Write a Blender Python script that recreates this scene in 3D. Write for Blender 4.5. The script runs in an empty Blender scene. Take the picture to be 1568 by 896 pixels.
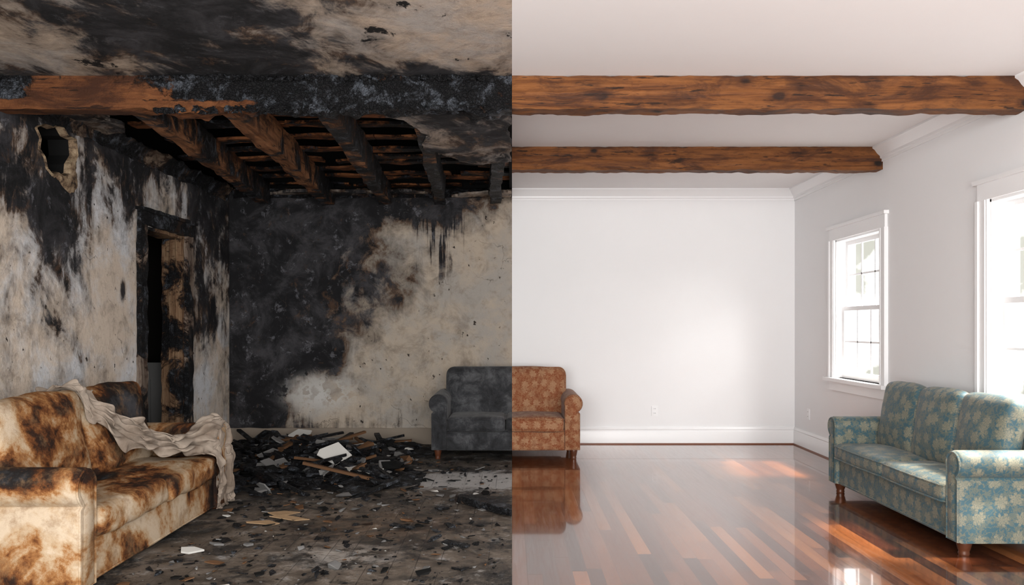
import bpy, bmesh, math, random
from mathutils import Vector, Matrix, noise
random.seed(7)
S=bpy.context.scene
F=1235.0; HZ=500.0; CH=1.385; WX=3.33; D=9.5; H=3.0

# ------------------------------------------------------------------ node helpers
class M:
    def __init__(s,name):
        s.mat=bpy.data.materials.new(name); s.mat.use_nodes=True
        s.nt=s.mat.node_tree; s.nt.nodes.clear()
        s.out=s.nt.nodes.new('ShaderNodeOutputMaterial')
        s.p=s.nt.nodes.new('ShaderNodeBsdfPrincipled')
        s.nt.links.new(s.p.outputs[0],s.out.inputs[0])
    def N(s,t): return s.nt.nodes.new('ShaderNode'+t)
    def L(s,a,b):
        if isinstance(a,bpy.types.NodeSocket): s.nt.links.new(a,b)
        else:
            if isinstance(a,(tuple,list)) and len(a)==3 and len(b.default_value)==4: a=(*a,1)
            b.default_value=a
    def pos(s): return s.N('NewGeometry').outputs['Position']
    def obj(s): return s.N('TexCoord').outputs['Object']
    def uv(s): return s.N('TexCoord').outputs['UV']
    def mp(s,v,scale=(1,1,1),loc=(0,0,0),rot=(0,0,0)):
        n=s.N('Mapping'); s.L(v,n.inputs[0]); n.inputs['Scale'].default_value=scale
        n.inputs['Location'].default_value=loc; n.inputs['Rotation'].default_value=rot
        return n.outputs[0]
    def noise(s,v,scale=5,detail=6,rough=.6,dist=0):
        n=s.N('TexNoise'); s.L(v,n.inputs['Vector']); n.inputs['Scale'].default_value=scale
        n.inputs['Detail'].default_value=detail; n.inputs['Roughness'].default_value=rough
        n.inputs['Distortion'].default_value=dist; return n.outputs['Fac']
    def vor(s,v,scale=5,rand=1,feat='F1',dim='3D'):
        n=s.N('TexVoronoi'); n.voronoi_dimensions=dim; n.feature=feat
        s.L(v,n.inputs['Vector']); n.inputs['Scale'].default_value=scale; n.inputs['Randomness'].default_value=rand
        return n
    def warp(s,v,scale,amt):
        nz=s.N('TexNoise'); nz.inputs['Scale'].default_value=scale; nz.inputs['Detail'].default_value=5; s.L(v,nz.inputs['Vector'])
        sc=s.N('VectorMath'); sc.operation='SCALE'; s.L(nz.outputs['Color'],sc.inputs[0]); sc.inputs['Scale'].default_value=amt
        w=s.N('VectorMath'); w.operation='ADD'; s.L(v,w.inputs[0]); s.L(sc.outputs[0],w.inputs[1]); return w.outputs[0]
    def math(s,op,a,b=0.0,c=0.0,clamp=False):
        n=s.N('Math'); n.operation=op; n.use_clamp=clamp
        s.L(a,n.inputs[0]); s.L(b,n.inputs[1])
        return n.outputs[0]
    def add(s,a,b): return s.math('ADD',a,b)
    def mul(s,a,b): return s.math('MULTIPLY',a,b)
    def sub(s,a,b): return s.math('SUBTRACT',a,b)
    def ss(s,v,a,b,lo=0.,hi=1.):
        n=s.N('MapRange'); n.interpolation_type='SMOOTHSTEP'; s.L(v,n.inputs[0])
        for i,x in enumerate((a,b,lo,hi)): n.inputs[i+1].default_value=x
        return n.outputs[0]
    def ramp(s,f,stops,interp='LINEAR'):
        n=s.N('ValToRGB'); s.L(f,n.inputs[0]); cr=n.color_ramp; cr.interpolation=interp
        while len(cr.elements)<len(stops): cr.elements.new(.5)
        for e,(p,c) in zip(cr.elements,stops): e.position=p; e.color=(*c,1)
        return n.outputs[0]
    def mix(s,f,a,b,mode='MIX'):
        n=s.N('Mix'); n.data_type='RGBA'; n.blend_type=mode
        s.L(f,n.inputs[0]); s.L(a,n.inputs[6]); s.L(b,n.inputs[7]); return n.outputs[2]
    def xyz(s,v):
        n=s.N('SeparateXYZ'); s.L(v,n.inputs[0]); return n.outputs
    def blob(s,x,y,cx,cy,rx,ry):
        a=s.math('POWER',s.mul(s.math('ABSOLUTE',s.sub(x,cx)),1/rx),2); b=s.math('POWER',s.mul(s.math('ABSOLUTE',s.sub(y,cy)),1/ry),2)
        return s.ss(s.math('SQRT',s.add(a,b)),0,1.,1,0)
    def bump(s,h,st=.3,dist=.02):
        n=s.N('Bump'); s.L(h,n.inputs['Height']); n.inputs['Strength'].default_value=st; n.inputs['Distance'].default_value=dist
        s.nt.links.new(n.outputs[0],s.p.inputs['Normal'])
    def fin(s,col=None,rough=None,spec=None,coat=None):
        if col is not None: s.L(col,s.p.inputs['Base Color'])
        if rough is not None: s.L(rough,s.p.inputs['Roughness'])
        if spec is not None: s.L(spec,s.p.inputs['Specular IOR Level'])
        if coat is not None: s.L(coat,s.p.inputs['Coat Weight'])
        return s.mat

def plain(name,c,r=.5,spec=.5,bump=0,var=.25):
    m=M(name); n=m.noise(m.pos(),6,4,.6)
    col=m.mix(m.mul(n,var),c,tuple(x*.8 for x in c))
    if bump: m.bump(m.noise(m.pos(),90,3,.6),bump,.003)
    return m.fin(col,r,spec)

def soot_colors(m,s,beige,grey,p,flake=.5,film=.62):
    clean=m.mix(m.ss(m.noise(p,1.9,8,.68,.4),.38,.64),beige,grey)
    clean=m.mix(m.ss(m.noise(p,9,8,.72,.3),.48,.74,0,.55),clean,(.17,.13,.095))
    clean=m.mix(m.ss(m.noise(p,3.1,9,.72,.6),.5,.70,0,.5),clean,(.13,.105,.085))
    clean=m.mix(m.ss(s,.05,.42,0,film),clean,(.055,.045,.038))
    c=m.mix(m.ss(s,.33,.50),clean,m.mix(m.ss(m.noise(p,3,4),.4,.6),(.085,.05,.03),(.075,.07,.07)))
    blk=m.mix(m.ss(m.noise(p,2.3,10,.72,.5),.42,.72),(.007,.007,.008),(.055,.053,.058))
    fl=m.ss(m.noise(p,6,12,.78,.4),.555,.62)
    blk=m.mix(m.mul(fl,flake),blk,(.17,.17,.19))
    blk=m.mix(m.ss(m.noise(p,4,8,.7,.4),.60,.68,0,.7),blk,(.075,.04,.022))
    return m.mix(m.ss(s,.43,.58),c,blk)
def cracks(m,p,c,amt=.6,scale=1.1):
    v=m.warp(p,3.5,.45)
    ck=m.vor(v,scale,1,'DISTANCE_TO_EDGE').outputs['Distance']
    k=m.mul(m.ss(ck,.006,.0),m.ss(m.noise(p,1.4,3,.5),.5,.56))
    return m.mix(m.mul(k,amt),c,(.04,.03,.025))
def specks(m,p,c):
    n=m.noise(m.mp(p,(1,1,.8)),15,6,.6)
    return m.mix(m.ss(n,.655,.69),c,(.03,.022,.017))

def mat_burnt_back():
    m=M('burnt_plaster_back'); p=m.pos(); x,y,z=m.xyz(p)
    ub=m.add(m.mul(z,.58),-2.66)
    sd=m.mul(m.sub(ub,x),.42)
    big=m.noise(p,1.3,7,.62,.6); mid=m.noise(p,4.5,8,.68,.5)
    s=m.add(m.add(sd,m.mul(m.sub(big,.5),1.4)),m.mul(m.sub(mid,.5),1.05))
    s=m.add(s,.39)
    s=m.add(s,m.mul(m.ss(z,2.45,2.95),m.add(.12,m.mul(mid,.3))))
    s=m.sub(s,m.mul(m.blob(x,z,-2.25,.55,.55,.36),.95))
    s=m.sub(s,m.mul(m.blob(x,z,-.6,1.4,1.1,.9),.08))
    s=m.add(s,m.mul(m.blob(x,z,-2.35,1.15,.7,.45),.35))
    s=m.add(s,m.mul(m.blob(x,z,-1.6,1.6,.6,.9),.12))
    s=m.add(s,m.mul(m.blob(x,z,-3.1,.6,.5,.9),.2))
    dr=m.noise(m.mp(p,(9,1,.45)),1.6,5,.7)
    dm=m.mul(m.blob(x,z,-.85,2.45,.45,.8),m.ss(dr,.46,.62))
    s=m.add(s,m.mul(dm,.7))
    s=m.add(s,m.mul(m.blob(x,z,-.85,2.8,.5,.35),.25))
    st=m.noise(m.mp(p,(8,1,.7)),2,6,.7)
    s=m.add(s,m.mul(m.ss(z,1.0,.1),m.mul(m.sub(st,.46),1.3)))
    s=m.add(s,m.mul(m.sub(st,.5),.15))
    c=soot_colors(m,s,(.40,.335,.265),(.32,.295,.265),p,.45)
    wp=m.mul(m.blob(x,z,-2.25,.58,.62,.34),m.ss(m.noise(p,4,6,.6),.42,.45))
    c=m.mix(m.mul(wp,m.ss(m.noise(p,8,4,.6),.60,.5,.25,1)),c,(.48,.47,.45))
    c=cracks(m,p,c,.6); c=specks(m,p,c)
    m.bump(m.add(m.mul(mid,.8),m.mul(m.noise(p,30,6,.7),.4)),.6,.03)
    return m.fin(c,.85,.25)

def mat_burnt_left():
    m=M('burnt_plaster_side'); p=m.pos(); x,y,z=m.xyz(p)
    big=m.noise(m.mp(p,(1,.9,.7)),1.35,7,.62,.7); mid=m.noise(m.mp(p,(1,1.1,.75)),4.2,9,.72,.5)
    st=m.noise(m.mp(p,(1,7,.8)),1.7,7,.7,.3)
    s=m.add(m.mul(m.sub(big,.5),2.2),m.mul(m.sub(mid,.5),1.4))
    s=m.add(s,m.mul(m.sub(st,.5),.35))
    s=m.add(s,.22)
    s=m.add(s,m.mul(m.ss(z,1.2,2.9),.24))
    s=m.add(s,m.mul(m.ss(z,2.6,2.98),.22))
    s=m.add(s,m.mul(m.ss(y,8.2,8.7),.25))
    s=m.sub(s,m.mul(m.ss(z,1.5,.6),.28))
    s=m.add(s,m.mul(m.blob(y,z,5.95,2.1,.45,.7),.22))
    s=m.add(s,m.mul(m.blob(y,z,6.9,1.7,.10,.18),.9))
    s=m.sub(s,m.mul(m.blob(y,z,6.6,1.9,.55,1.0),.36))
    s=m.sub(s,m.mul(m.blob(y,z,5.4,1.6,.4,.7),.22))
    c=soot_colors(m,s,(.58,.49,.40),(.62,.635,.655),p,.55,.5)
    c=cracks(m,p,c,.6,.9); c=specks(m,p,c)
    m.bump(m.add(m.mul(mid,.8),m.mul(m.noise(p,30,6,.7),.4)),.6,.03)
    return m.fin(c,.85,.25)

def mat_burnt_ceiling():
    m=M('burnt_plaster_ceiling'); p=m.pos(); x,y,z=m.xyz(p)
    q=m.mp(p,(1,.62,1))
    big=m.noise(q,1.3,6,.6,.8); mid=m.noise(q,4.5,9,.72,.5)
    s=m.add(m.mul(m.sub(big,.5),1.4),m.mul(m.sub(mid,.5),1.2))
    s=m.add(s,.30)
    s=m.add(s,m.mul(m.blob(x,y,-1.7,4.5,.95,1.3),.55))
    s=m.sub(s,m.mul(m.blob(x,y,-.45,4.4,.95,.75),.20))
    s=m.sub(s,m.mul(m.blob(x,y,-2.9,4.75,.7,.5),.10))
    s=m.add(s,m.mul(m.ss(y,4.95,5.2),.2))
    c=soot_colors(m,s,(.52,.41,.315),(.40,.365,.335),p,.2,.5)
    hl=m.noise(q,3.4,9,.68,.3)
    c=m.mix(m.ss(hl,.63,.66),c,(.006,.005,.005))
    m.bump(m.add(m.mul(mid,1),m.mul(m.noise(p,25,7,.75),.5)),.8,.04)
    return m.fin(c,.85,.25)

def mat_burnt_floor():
    m=M('burnt_floorboards'); p=m.pos(); x,y,z=m.xyz(p)
    big=m.noise(p,1.3,7,.65,.6); mid=m.noise(p,6,9,.72,.4)
    base=m.ramp(m.add(m.mul(big,.55),m.mul(mid,.45)),[(.36,(.018,.016,.014)),(.45,(.075,.060,.047)),(.54,(.15,.118,.09)),(.64,(.25,.21,.175))])
    ash=m.mul(m.ss(m.add(m.mul(m.blob(x,y,-.35,7.25,1.0,.65),.55),mid),.55,.78),.95)
    soot=m.add(m.mul(m.ss(y,7.3,8.2),.45),m.mul(m.ss(m.noise(p,2.4,10,.8,.4),.48,.58),.9))
    c=m.mix(m.math('MINIMUM',soot,.9),base,(.013,.0125,.0125))
    c=m.mix(ash,c,(.46,.45,.44))
    ash2=m.mul(m.blob(x,y,-1.05,4.9,.5,.45),m.ss(mid,.42,.6))
    c=m.mix(m.mul(ash2,.8),c,(.48,.44,.40))
    br=m.mul(m.blob(x,y,-.95,5.6,1.0,.8),m.ss(mid,.4,.6))
    c=m.mix(m.mul(br,.5),c,(.20,.115,.06))
    fr=m.math('FRACT',m.mul(x,1/.14)); ed=m.math('ABSOLUTE',m.sub(fr,.5))
    gap=m.mul(m.ss(ed,.475,.495),m.ss(m.noise(p,2.2,5),.4,.6))
    c=m.mix(m.mul(gap,.45),c,(.006,.005,.005))
    m.bump(m.sub(m.add(mid,m.mul(m.noise(p,40,6,.7),.6)),m.mul(gap,.3)),.9,.03)
    return m.fin(c,m.ss(mid,.4,.6,.38,.9),.4)

def mat_clean_floor():
    m=M('polished_hardwood'); p=m.pos(); x,y,z=m.xyz(p)
    w=.085
    row=m.math('FLOOR',m.mul(x,1/w))
    wn=m.N('TexWhiteNoise'); wn.noise_dimensions='1D'; m.L(row,wn.inputs['W'])
    yy=m.add(m.mul(y,1/1.15),m.mul(wn.outputs['Value'],7.3))
    col=m.math('FLOOR',yy)
    wn2=m.N('TexWhiteNoise'); wn2.noise_dimensions='2D'
    cb=m.N('CombineXYZ'); m.L(row,cb.inputs[0]); m.L(col,cb.inputs[1]); m.L(cb.outputs[0],wn2.inputs['Vector'])
    r=wn2.outputs['Value']
    gr=m.noise(m.mp(p,(26,1.6,1)),1.6,7,.65,.8)
    f=m.add(m.mul(r,.62),m.mul(gr,.38))
    c=m.ramp(f,[(.15,(.042,.010,.005)),(.36,(.095,.025,.009)),(.56,(.17,.048,.015)),(.74,(.28,.092,.028)),(.92,(.42,.165,.052))])
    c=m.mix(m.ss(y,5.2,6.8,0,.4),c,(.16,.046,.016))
    e1=m.ss(m.math('ABSOLUTE',m.sub(m.math('FRACT',m.mul(x,1/w)),.5)),.475,.498)
    e2=m.ss(m.math('ABSOLUTE',m.sub(m.math('FRACT',yy),.5)),.4965,.4995)
    e=m.math('MAXIMUM',e1,e2)
    c=m.mix(m.mul(e,.75),c,(.012,.004,.002))
    wv=m.noise(p,3,3,.5)
    m.bump(m.sub(m.add(m.mul(gr,.06),m.mul(wv,.5)),m.mul(e,.25)),.12,.01)
    m.p.inputs['Coat Roughness'].default_value=.04
    return m.fin(c,m.ss(gr,.3,.7,.11,.21),.5,.8)

def wood(name,a,b,dark,axis=0,char=0,knots=True,rough=.55):
    m=M(name); p=m.pos(); x,y,z=m.xyz(p)
    sc=[16,16,16]; sc[axis]=.9
    g=m.noise(m.mp(p,tuple(sc)),1.3,9,.72,1.1)
    c=m.ramp(g,[(.33,dark),(.45,a),(.60,b),(.74,a)])
    if knots:
        ks=[4.6,4.6,4.6]; ks[axis]=3.0
        v=m.vor(m.warp(m.mp(p,tuple(ks)),3,.12),1.1,1).outputs['Distance']
        c=m.mix(m.ss(v,.36,.05,0,.7),c,dark)
        c=m.mix(m.ss(v,.17,.10),c,(.014,.007,.005))
        sc2=[5,5,5]; sc2[axis]=1.6
        c=m.mix(m.ss(m.noise(m.mp(p,tuple(sc2)),1.3,7,.7,.6),.44,.64,0,.9),c,dark)
        sc3=[30,30,30]; sc3[axis]=3
        c=m.mix(m.ss(m.noise(m.mp(p,tuple(sc3)),1.2,4,.6),.60,.65,0,.9),c,(.015,.006,.003))
    if char:
        n=m.noise(p,2.6,10,.74,.5)
        t=m.add(n,char if isinstance(char,float) else 0.0)
        if char=='beam':
            t=m.add(n,m.add(m.ss(x,-2.55,-1.95,-.20,.24),m.mul(m.ss(x,-.30,-.08),-.13)))
            t=m.add(t,m.mul(m.ss(z,2.90,2.99),.14))
            t=m.sub(t,m.mul(m.mul(m.ss(z,2.87,2.82),m.ss(x,-1.5,-1.7)),.30))
            t=m.add(t,m.ss(x,-3.0,-3.25,0,.3))
        if char=='joist':
            t=m.add(n,m.add(m.ss(x,-1.6,-1.1,0,.10),.0)); t=m.sub(t,m.mul(m.blob(x,y,-1.95,6.2,.25,1.6),.10))
            t=m.add(t,m.ss(y,7.8,9.2,0,.05))
            t=m.sub(t,m.ss(z,2.84,2.80,0,.05))
        blk=m.mix(m.ss(m.noise(p,9,9,.78,.4),.50,.66),(.005,.005,.006),(.09,.10,.118))
        c=m.mix(m.ss(t,.43,.50,0,.8),c,(.05,.02,.008))
        c=m.mix(m.ss(t,.46,.53),c,blk)
        cr=m.vor(m.warp(p,8,.1),48,1,'DISTANCE_TO_EDGE').outputs['Distance']
        m.bump(m.add(m.mul(m.ss(cr,0,.15),m.mul(m.ss(t,.45,.55),.5)),m.mul(m.noise(p,12,8,.75),1.3)),.9,.02)
    else: m.bump(m.add(g,m.mul(m.noise(p,7,5),.6)),.7,.016)
    return m.fin(c,rough,.25)

def floral(name,ground,ground2,flower,flower2,size,rough=.8,sheen=.1,amt=1.0):
    m=M(name); uv=m.uv(); v=m.mp(uv,(1/size,1/size,1))
    v=m.warp(v,2.5,.4); v=m.warp(v,7,.12)
    def motif(vec,scale,rad,amp,pet,rnd):
        vo=m.vor(vec,scale,rnd,'F1','2D')
        d=m.N('VectorMath'); d.operation='SUBTRACT'; m.L(vec,d.inputs[0]); m.L(vo.outputs['Position'],d.inputs[1])
        dx,dy,_=m.xyz(d.outputs[0])
        th=m.add(m.math('ARCTAN2',dy,dx),m.mul(m.xyz(vo.outputs['Color'])[0],6))
        r=m.mul(m.math('SQRT',m.add(m.mul(dx,dx),m.mul(dy,dy))),scale)
        pr=m.add(rad,m.mul(m.math('ABSOLUTE',m.math('COSINE',m.mul(th,pet/2))),amp))
        k=m.ss(m.sub(r,pr),.04,-.04)
        ring=m.mul(m.ss(m.math('SINE',m.add(m.mul(r,36),m.mul(m.math('COSINE',m.mul(th,pet)),2.2))),.1,.8),k)
        return k,ring
    k,ring=motif(v,1.0,.22,.17,7,.6)
    k2,ring2=motif(m.mp(v,(1,1,1),(.4,.3,0)),2.0,.14,.30,5,.9)
    th=m.noise(v,3.2,3,.5); vine=m.ss(m.math('ABSOLUTE',m.sub(th,.5)),.04,.015)
    g=m.mix(m.noise(uv,7,4),ground,ground2)
    c=m.mix(m.mul(vine,.85*amt),g,flower2)
    c=m.mix(m.mul(k2,.85*amt),c,flower2); c=m.mix(m.mul(ring2,.8),c,g)
    c=m.mix(m.mul(k,amt),c,m.mix(m.noise(v,3,3),flower,flower2)); c=m.mix(m.mul(ring,.7),c,m.mix(.5,g,flower2))
    wv=m.noise(uv,240,2,.5)
    c=m.mix(m.mul(wv,.5),c,g)
    m.bump(m.add(m.mul(k,.15),m.mul(wv,.3)),.35,.004)
    m.p.inputs['Sheen Weight'].default_value=sheen
    return m,c

def mat_teal():
    m,c=floral('teal_floral_fabric',(.032,.078,.100),(.046,.105,.128),(.32,.28,.19),(.16,.145,.09),.115)
    return m.fin(c,.6,.35)
def mat_loveseat():
    m,c=floral('rust_floral_fabric',(.24,.080,.032),(.18,.052,.02),(.46,.30,.18),(.34,.19,.10),.11,amt=.9)
    p=m.pos(); x,y,z=m.xyz(p)
    c=m.mix(m.ss(m.noise(p,14,6,.7),.45,.70,0,.55),c,(.16,.05,.02))
    ch=m.ramp(m.noise(p,5,9,.74,.4),[(.35,(.010,.010,.011)),(.50,(.027,.028,.031)),(.66,(.085,.087,.092))])
    side=m.math('GREATER_THAN',x,0.0)
    return m.fin(m.mix(side,ch,c),.8,.2)
def mat_leg():
    m=M('leg_wood'); n=m.noise(m.pos(),20,4)
    return m.fin(m.mix(n,(.05,.015,.007),(.11,.035,.014)),.35,.5)
def mat_cream():
    m=M('scorched_cream_fabric'); p=m.obj(); x,y,z=m.xyz(p)
    n=m.add(m.mul(m.noise(p,2.0,8,.62,.6),.72),m.mul(m.noise(p,8,9,.74),.28))
    n=m.add(n,m.mul(m.blob(x,z,.60,.78,.50,.34),.24))
    n=m.add(n,m.mul(m.blob(x,z,-.50,.78,.35,.25),.06))
    n=m.add(n,m.mul(m.blob(x,z,-.15,.42,.75,.12),.06))
    n=m.add(n,m.mul(m.blob(x,z,-1.0,.62,.22,.16),.07))
    n=m.sub(n,m.mul(m.blob(x,z,-1.08,.28,.30,.34),.085))
    n=m.sub(n,m.mul(m.blob(x,z,.1,.15,1.0,.2),.02))
    c=m.ramp(n,[(.42,(.51,.41,.30)),(.475,(.42,.30,.185)),(.51,(.29,.135,.048)),(.54,(.14,.05,.016)),(.575,(.028,.013,.008)),(.64,(.012,.011,.011)),(.74,(.055,.055,.06))])
    c=m.mix(m.ss(m.noise(p,6,8,.74),.48,.68,0,.65),c,(.22,.13,.065))
    m.bump(m.add(m.noise(p,240,2),m.mul(m.noise(p,9,5,.6,.8),3)),.4,.008)
    return m.fin(c,.88,.15)
def mat_blanket():
    m=M('blanket_cloth'); p=m.pos()
    c=m.mix(m.ss(m.noise(p,4,7,.65),.38,.66),(.33,.275,.225),(.20,.155,.12))
    c=m.mix(m.ss(m.noise(p,3,7,.7),.62,.7,0,.6),c,(.10,.06,.04))
    m.bump(m.add(m.noise(p,300,2),m.mul(m.noise(p,14,4,.5,1),4)),.35,.005)
    return m.fin(c,.9,.1)

white_wall=plain('white_wall_paint',(.82,.82,.83),.6,.3,.1,.1)
white_ceil=plain('white_ceiling_paint',(.80,.785,.785),.75,.2,0,.1)
white_trim=plain('white_trim_gloss',(.85,.85,.86),.3,.5,0,.1)
bb=mat_burnt_back(); bl=mat_burnt_left(); bc=mat_burnt_ceiling(); bf=mat_burnt_floor(); cf=mat_clean_floor()
beamw=wood('stained_beam_wood',(.130,.044,.011),(.205,.076,.020),(.042,.014,.006),0)
beamc=wood('charred_beam_wood',(.13,.045,.016),(.19,.072,.025),(.04,.014,.007),0,'beam')
joistc=wood('charred_joist_wood',(.19,.078,.032),(.29,.135,.062),(.05,.018,.008),1,'joist')
boardc=wood('charred_lath_wood',(.22,.078,.027),(.34,.13,.05),(.045,.017,.009),0,-.01)
charw=wood('charcoal_wood',(.03,.02,.015),(.05,.03,.02),(.01,.008,.007),1,.12)
trimc=wood('charred_trim',(.15,.11,.08),(.24,.18,.13),(.05,.03,.02),1,.05)
casec=wood('charred_casing',(.15,.11,.085),(.28,.235,.19),(.05,.03,.02),2,.01,False)
jambc=wood('scorched_jamb_wood',(.16,.088,.046),(.26,.17,.10),(.04,.019,.010),2,-.02,False)
dirtytrim=plain('dirty_trim',(.24,.20,.16),.8,.2)
blackm=plain('soot_black',(.008,.008,.008),.9,.1)
hallm=plain('dark_hall_plaster',(.022,.019,.017),.9,.1)  # near-black base colour for the whole hall shell
plasterm=plain('broken_plaster',(.52,.51,.48),.85,.2,.3)
greym=plain('ash_grey_plaster',(.15,.147,.143),.9,.2,.3)
def mat_lip():
    m=M('torn_plaster_edge'); p=m.pos(); n=m.noise(p,12,6,.7)
    return m.fin(m.ramp(n,[(.40,(.03,.02,.014)),(.5,(.17,.115,.07)),(.62,(.30,.23,.15))]),.85,.2)
lipm=mat_lip()
tanm=plain('torn_paper_tan',(.33,.22,.125),.85,.2,.3)
brownm=plain('scorched_wood_bit',(.11,.055,.026),.8,.2)
shoem=plain('shoe_mould_stain',(.16,.05,.02),.4,.4)
dkhole=plain('outlet_slot',(.02,.02,.02),.5)

# ------------------------------------------------------------------ mesh builder
class B:
    def __init__(s): s.v=[]; s.f=[]; s.m=[]
    def add(s,vs,fs,mi=0,mat=None):
        o=len(s.v)
        for v in vs:
            v=Vector(v); s.v.append(mat@v if mat else v)
        for f in fs: s.f.append([i+o for i in f]); s.m.append(mi)
    def box(s,a,b,mi=0,mat=None):
        x0,y0,z0=a;x1,y1,z1=b
        vs=[(x,y,z) for x in(x0,x1) for y in(y0,y1) for z in(z0,z1)]
        s.add(vs,[(0,1,3,2),(4,6,7,5),(0,4,5,1),(2,3,7,6),(0,2,6,4),(1,5,7,3)],mi,mat)
    def gbox(s,a,b,step,mi=0,disp=None,mat=None):
        a=Vector(a);b=Vector(b); ax=[]
        for i in range(3):
            n=max(1,int(round((b[i]-a[i])/step))); ax.append([a[i]+(b[i]-a[i])*k/n for k in range(n+1)])
        s._shell(ax,lambda p:p if disp is None else disp(p),mi,mat)
    def _shell(s,ax,fn,mi,mat):
        key={};vs=[];fs=[]
        def vid(i,j,k):
            t=(i,j,k)
            if t not in key: key[t]=len(vs); vs.append(fn(Vector((ax[0][i],ax[1][j],ax[2][k]))))
            return key[t]
        n=[len(a)-1 for a in ax]
        for k,fl in((0,1),(n[2],0)):
            for i in range(n[0]):
                for j in range(n[1]):
                    q=[vid(i,j,k),vid(i+1,j,k),vid(i+1,j+1,k),vid(i,j+1,k)]; fs.append(q[::-1] if fl else q)
        for j,fl in((0,0),(n[1],1)):
            for i in range(n[0]):
                for k in range(n[2]):
                    q=[vid(i,j,k),vid(i+1,j,k),vid(i+1,j,k+1),vid(i,j,k+1)]; fs.append(q[::-1] if fl else q)
        for i,fl in((0,1),(n[0],0)):
            for j in range(n[1]):
                for k in range(n[2]):
                    q=[vid(i,j,k),vid(i,j+1,k),vid(i,j+1,k+1),vid(i,j,k+1)]; fs.append(q[::-1] if fl else q)
        s.add(vs,fs,mi,mat)
    def cush(s,c,h,r,puff=(0,0,0),mi=0,mat=None,n=7,wr=0.0,sag=0.0):
        c=Vector(c);h=Vector(h); ax=[]
        for i in range(3):
            rr=min(r,h[i]*.98); l=[-h[i],-h[i]+rr*.2,-h[i]+rr*.5,-h[i]+rr]
            inner=[-h[i]+rr+(2*h[i]-2*rr)*k/n for k in range(1,n)]
            ax.append(l+inner+[-x for x in l[::-1]])
        def fn(p):
            q=Vector([max(-(h[i]-min(r,h[i]*.98)),min(h[i]-min(r,h[i]*.98),p[i])) for i in range(3)])
            d=p-q
            if d.length>1e-9:
                mx=max(abs(d[i]) for i in range(3)); d=d.normalized()*min(r,max(mx,1e-6)) if mx>0 else d
            o=q+d; u=[max(0,1-(o[i]/h[i])**2) for i in range(3)]
            o.z+=puff[2]*u[0]*u[1]*(1 if o.z>0 else -1)*abs(o.z)/h.z
            o.y+=puff[1]*u[0]*u[2]*(o.y/h.y); o.x+=puff[0]*u[1]*u[2]*(o.x/h.x)
            w=o+c
            if wr: w=w+Vector((0,0,1))*noise.noise(w*5)*wr+Vector((0,1,0))*noise.noise(w*6+Vector((9,0,0)))*wr
            return w
        s._shell(ax,fn,mi,mat)
    def tube(s,pts,r,closed=False,mi=0,mat=None,k=6):
        pts=[Vector(p) for p in pts]; n=len(pts); vs=[];fs=[]
        up=None
        for i,p in enumerate(pts):
            a=pts[(i-1)%n] if (closed or i>0) else p; b=pts[(i+1)%n] if (closed or i<n-1) else p
            t=(b-a).normalized()
            if up is None: up=t.orthogonal().normalized()
            u=(up-t*up.dot(t)); u=u.normalized() if u.length>1e-6 else t.orthogonal().normalized(); up=u
            w=t.cross(u)
            for j in range(k):
                an=2*math.pi*j/k; vs.append(p+(u*math.cos(an)+w*math.sin(an))*r)
        for i in range(n if closed else n-1):
            for j in range(k):
                a=i*k+j;b=i*k+(j+1)%k;c=((i+1)%n)*k+(j+1)%k;d=((i+1)%n)*k+j
                fs.append((a,b,c,d))
        if not closed: fs.append(tuple(range(k))[::-1]); fs.append(tuple(range((n-1)*k,n*k)))
        s.add(vs,fs,mi,mat)
    def prof(s,pf,rings,plane,mi=0,mat=None):
        n=len(pf); nr=[]
        for i in range(n):
            a=Vector(pf[i-1]);b=Vector(pf[(i+1)%n]); t=(b-a)
            nr.append(Vector((t.y,-t.x)).normalized() if t.length>0 else Vector((0,0)))
        area=sum(pf[i-1][0]*pf[i][1]-pf[i][0]*pf[i-1][1] for i in range(n))
        sg=-1 if area>0 else 1
        vs=[];fs=[]
        for t,ins in rings:
            for i in range(n):
                q=Vector(pf[i])+nr[i]*ins*sg; vs.append(plane(q.x,q.y,t))
        for k in range(len(rings)-1):
            for i in range(n):
                j=(i+1)%n; fs.append((k*n+i,k*n+j,(k+1)*n+j,(k+1)*n+i))
        fs.append(tuple(range(n))[::-1]); o=(len(rings)-1)*n; fs.append(tuple(range(o,o+n)))
        s.add(vs,fs,mi,mat)
    def leg(s,x,y,z,r,mi=0,mat=None,k=14):
        pr=[(0,.70),(.12,.82),(.25,.72),(.4,.85),(.75,1.05),(.9,1.12),(1.0,1.1)]
        vs=[];fs=[]
        for t,q in pr:
            for j in range(k):
                a=2*math.pi*j/k; vs.append((x+r*q*math.cos(a),y+r*q*math.sin(a),z*t))
        for i in range(len(pr)-1):
            for j in range(k): fs.append((i*k+j,i*k+(j+1)%k,(i+1)*k+(j+1)%k,(i+1)*k+j))
        fs.append(tuple(range(k))[::-1]); fs.append(tuple(range((len(pr)-1)*k,len(pr)*k)))
        s.add(vs,fs,mi,mat)
    def hull(s,pts,mi=0):
        bm=bmesh.new()
        for p in pts: bm.verts.new(p)
        bmesh.ops.convex_hull(bm,input=bm.verts)
        vs=[v for v in bm.verts if v.link_faces]; ix={v:i for i,v in enumerate(vs)}
        s.add([v.co.copy() for v in vs],[[ix[v] for v in f.verts] for f in bm.faces],mi); bm.free()
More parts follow.
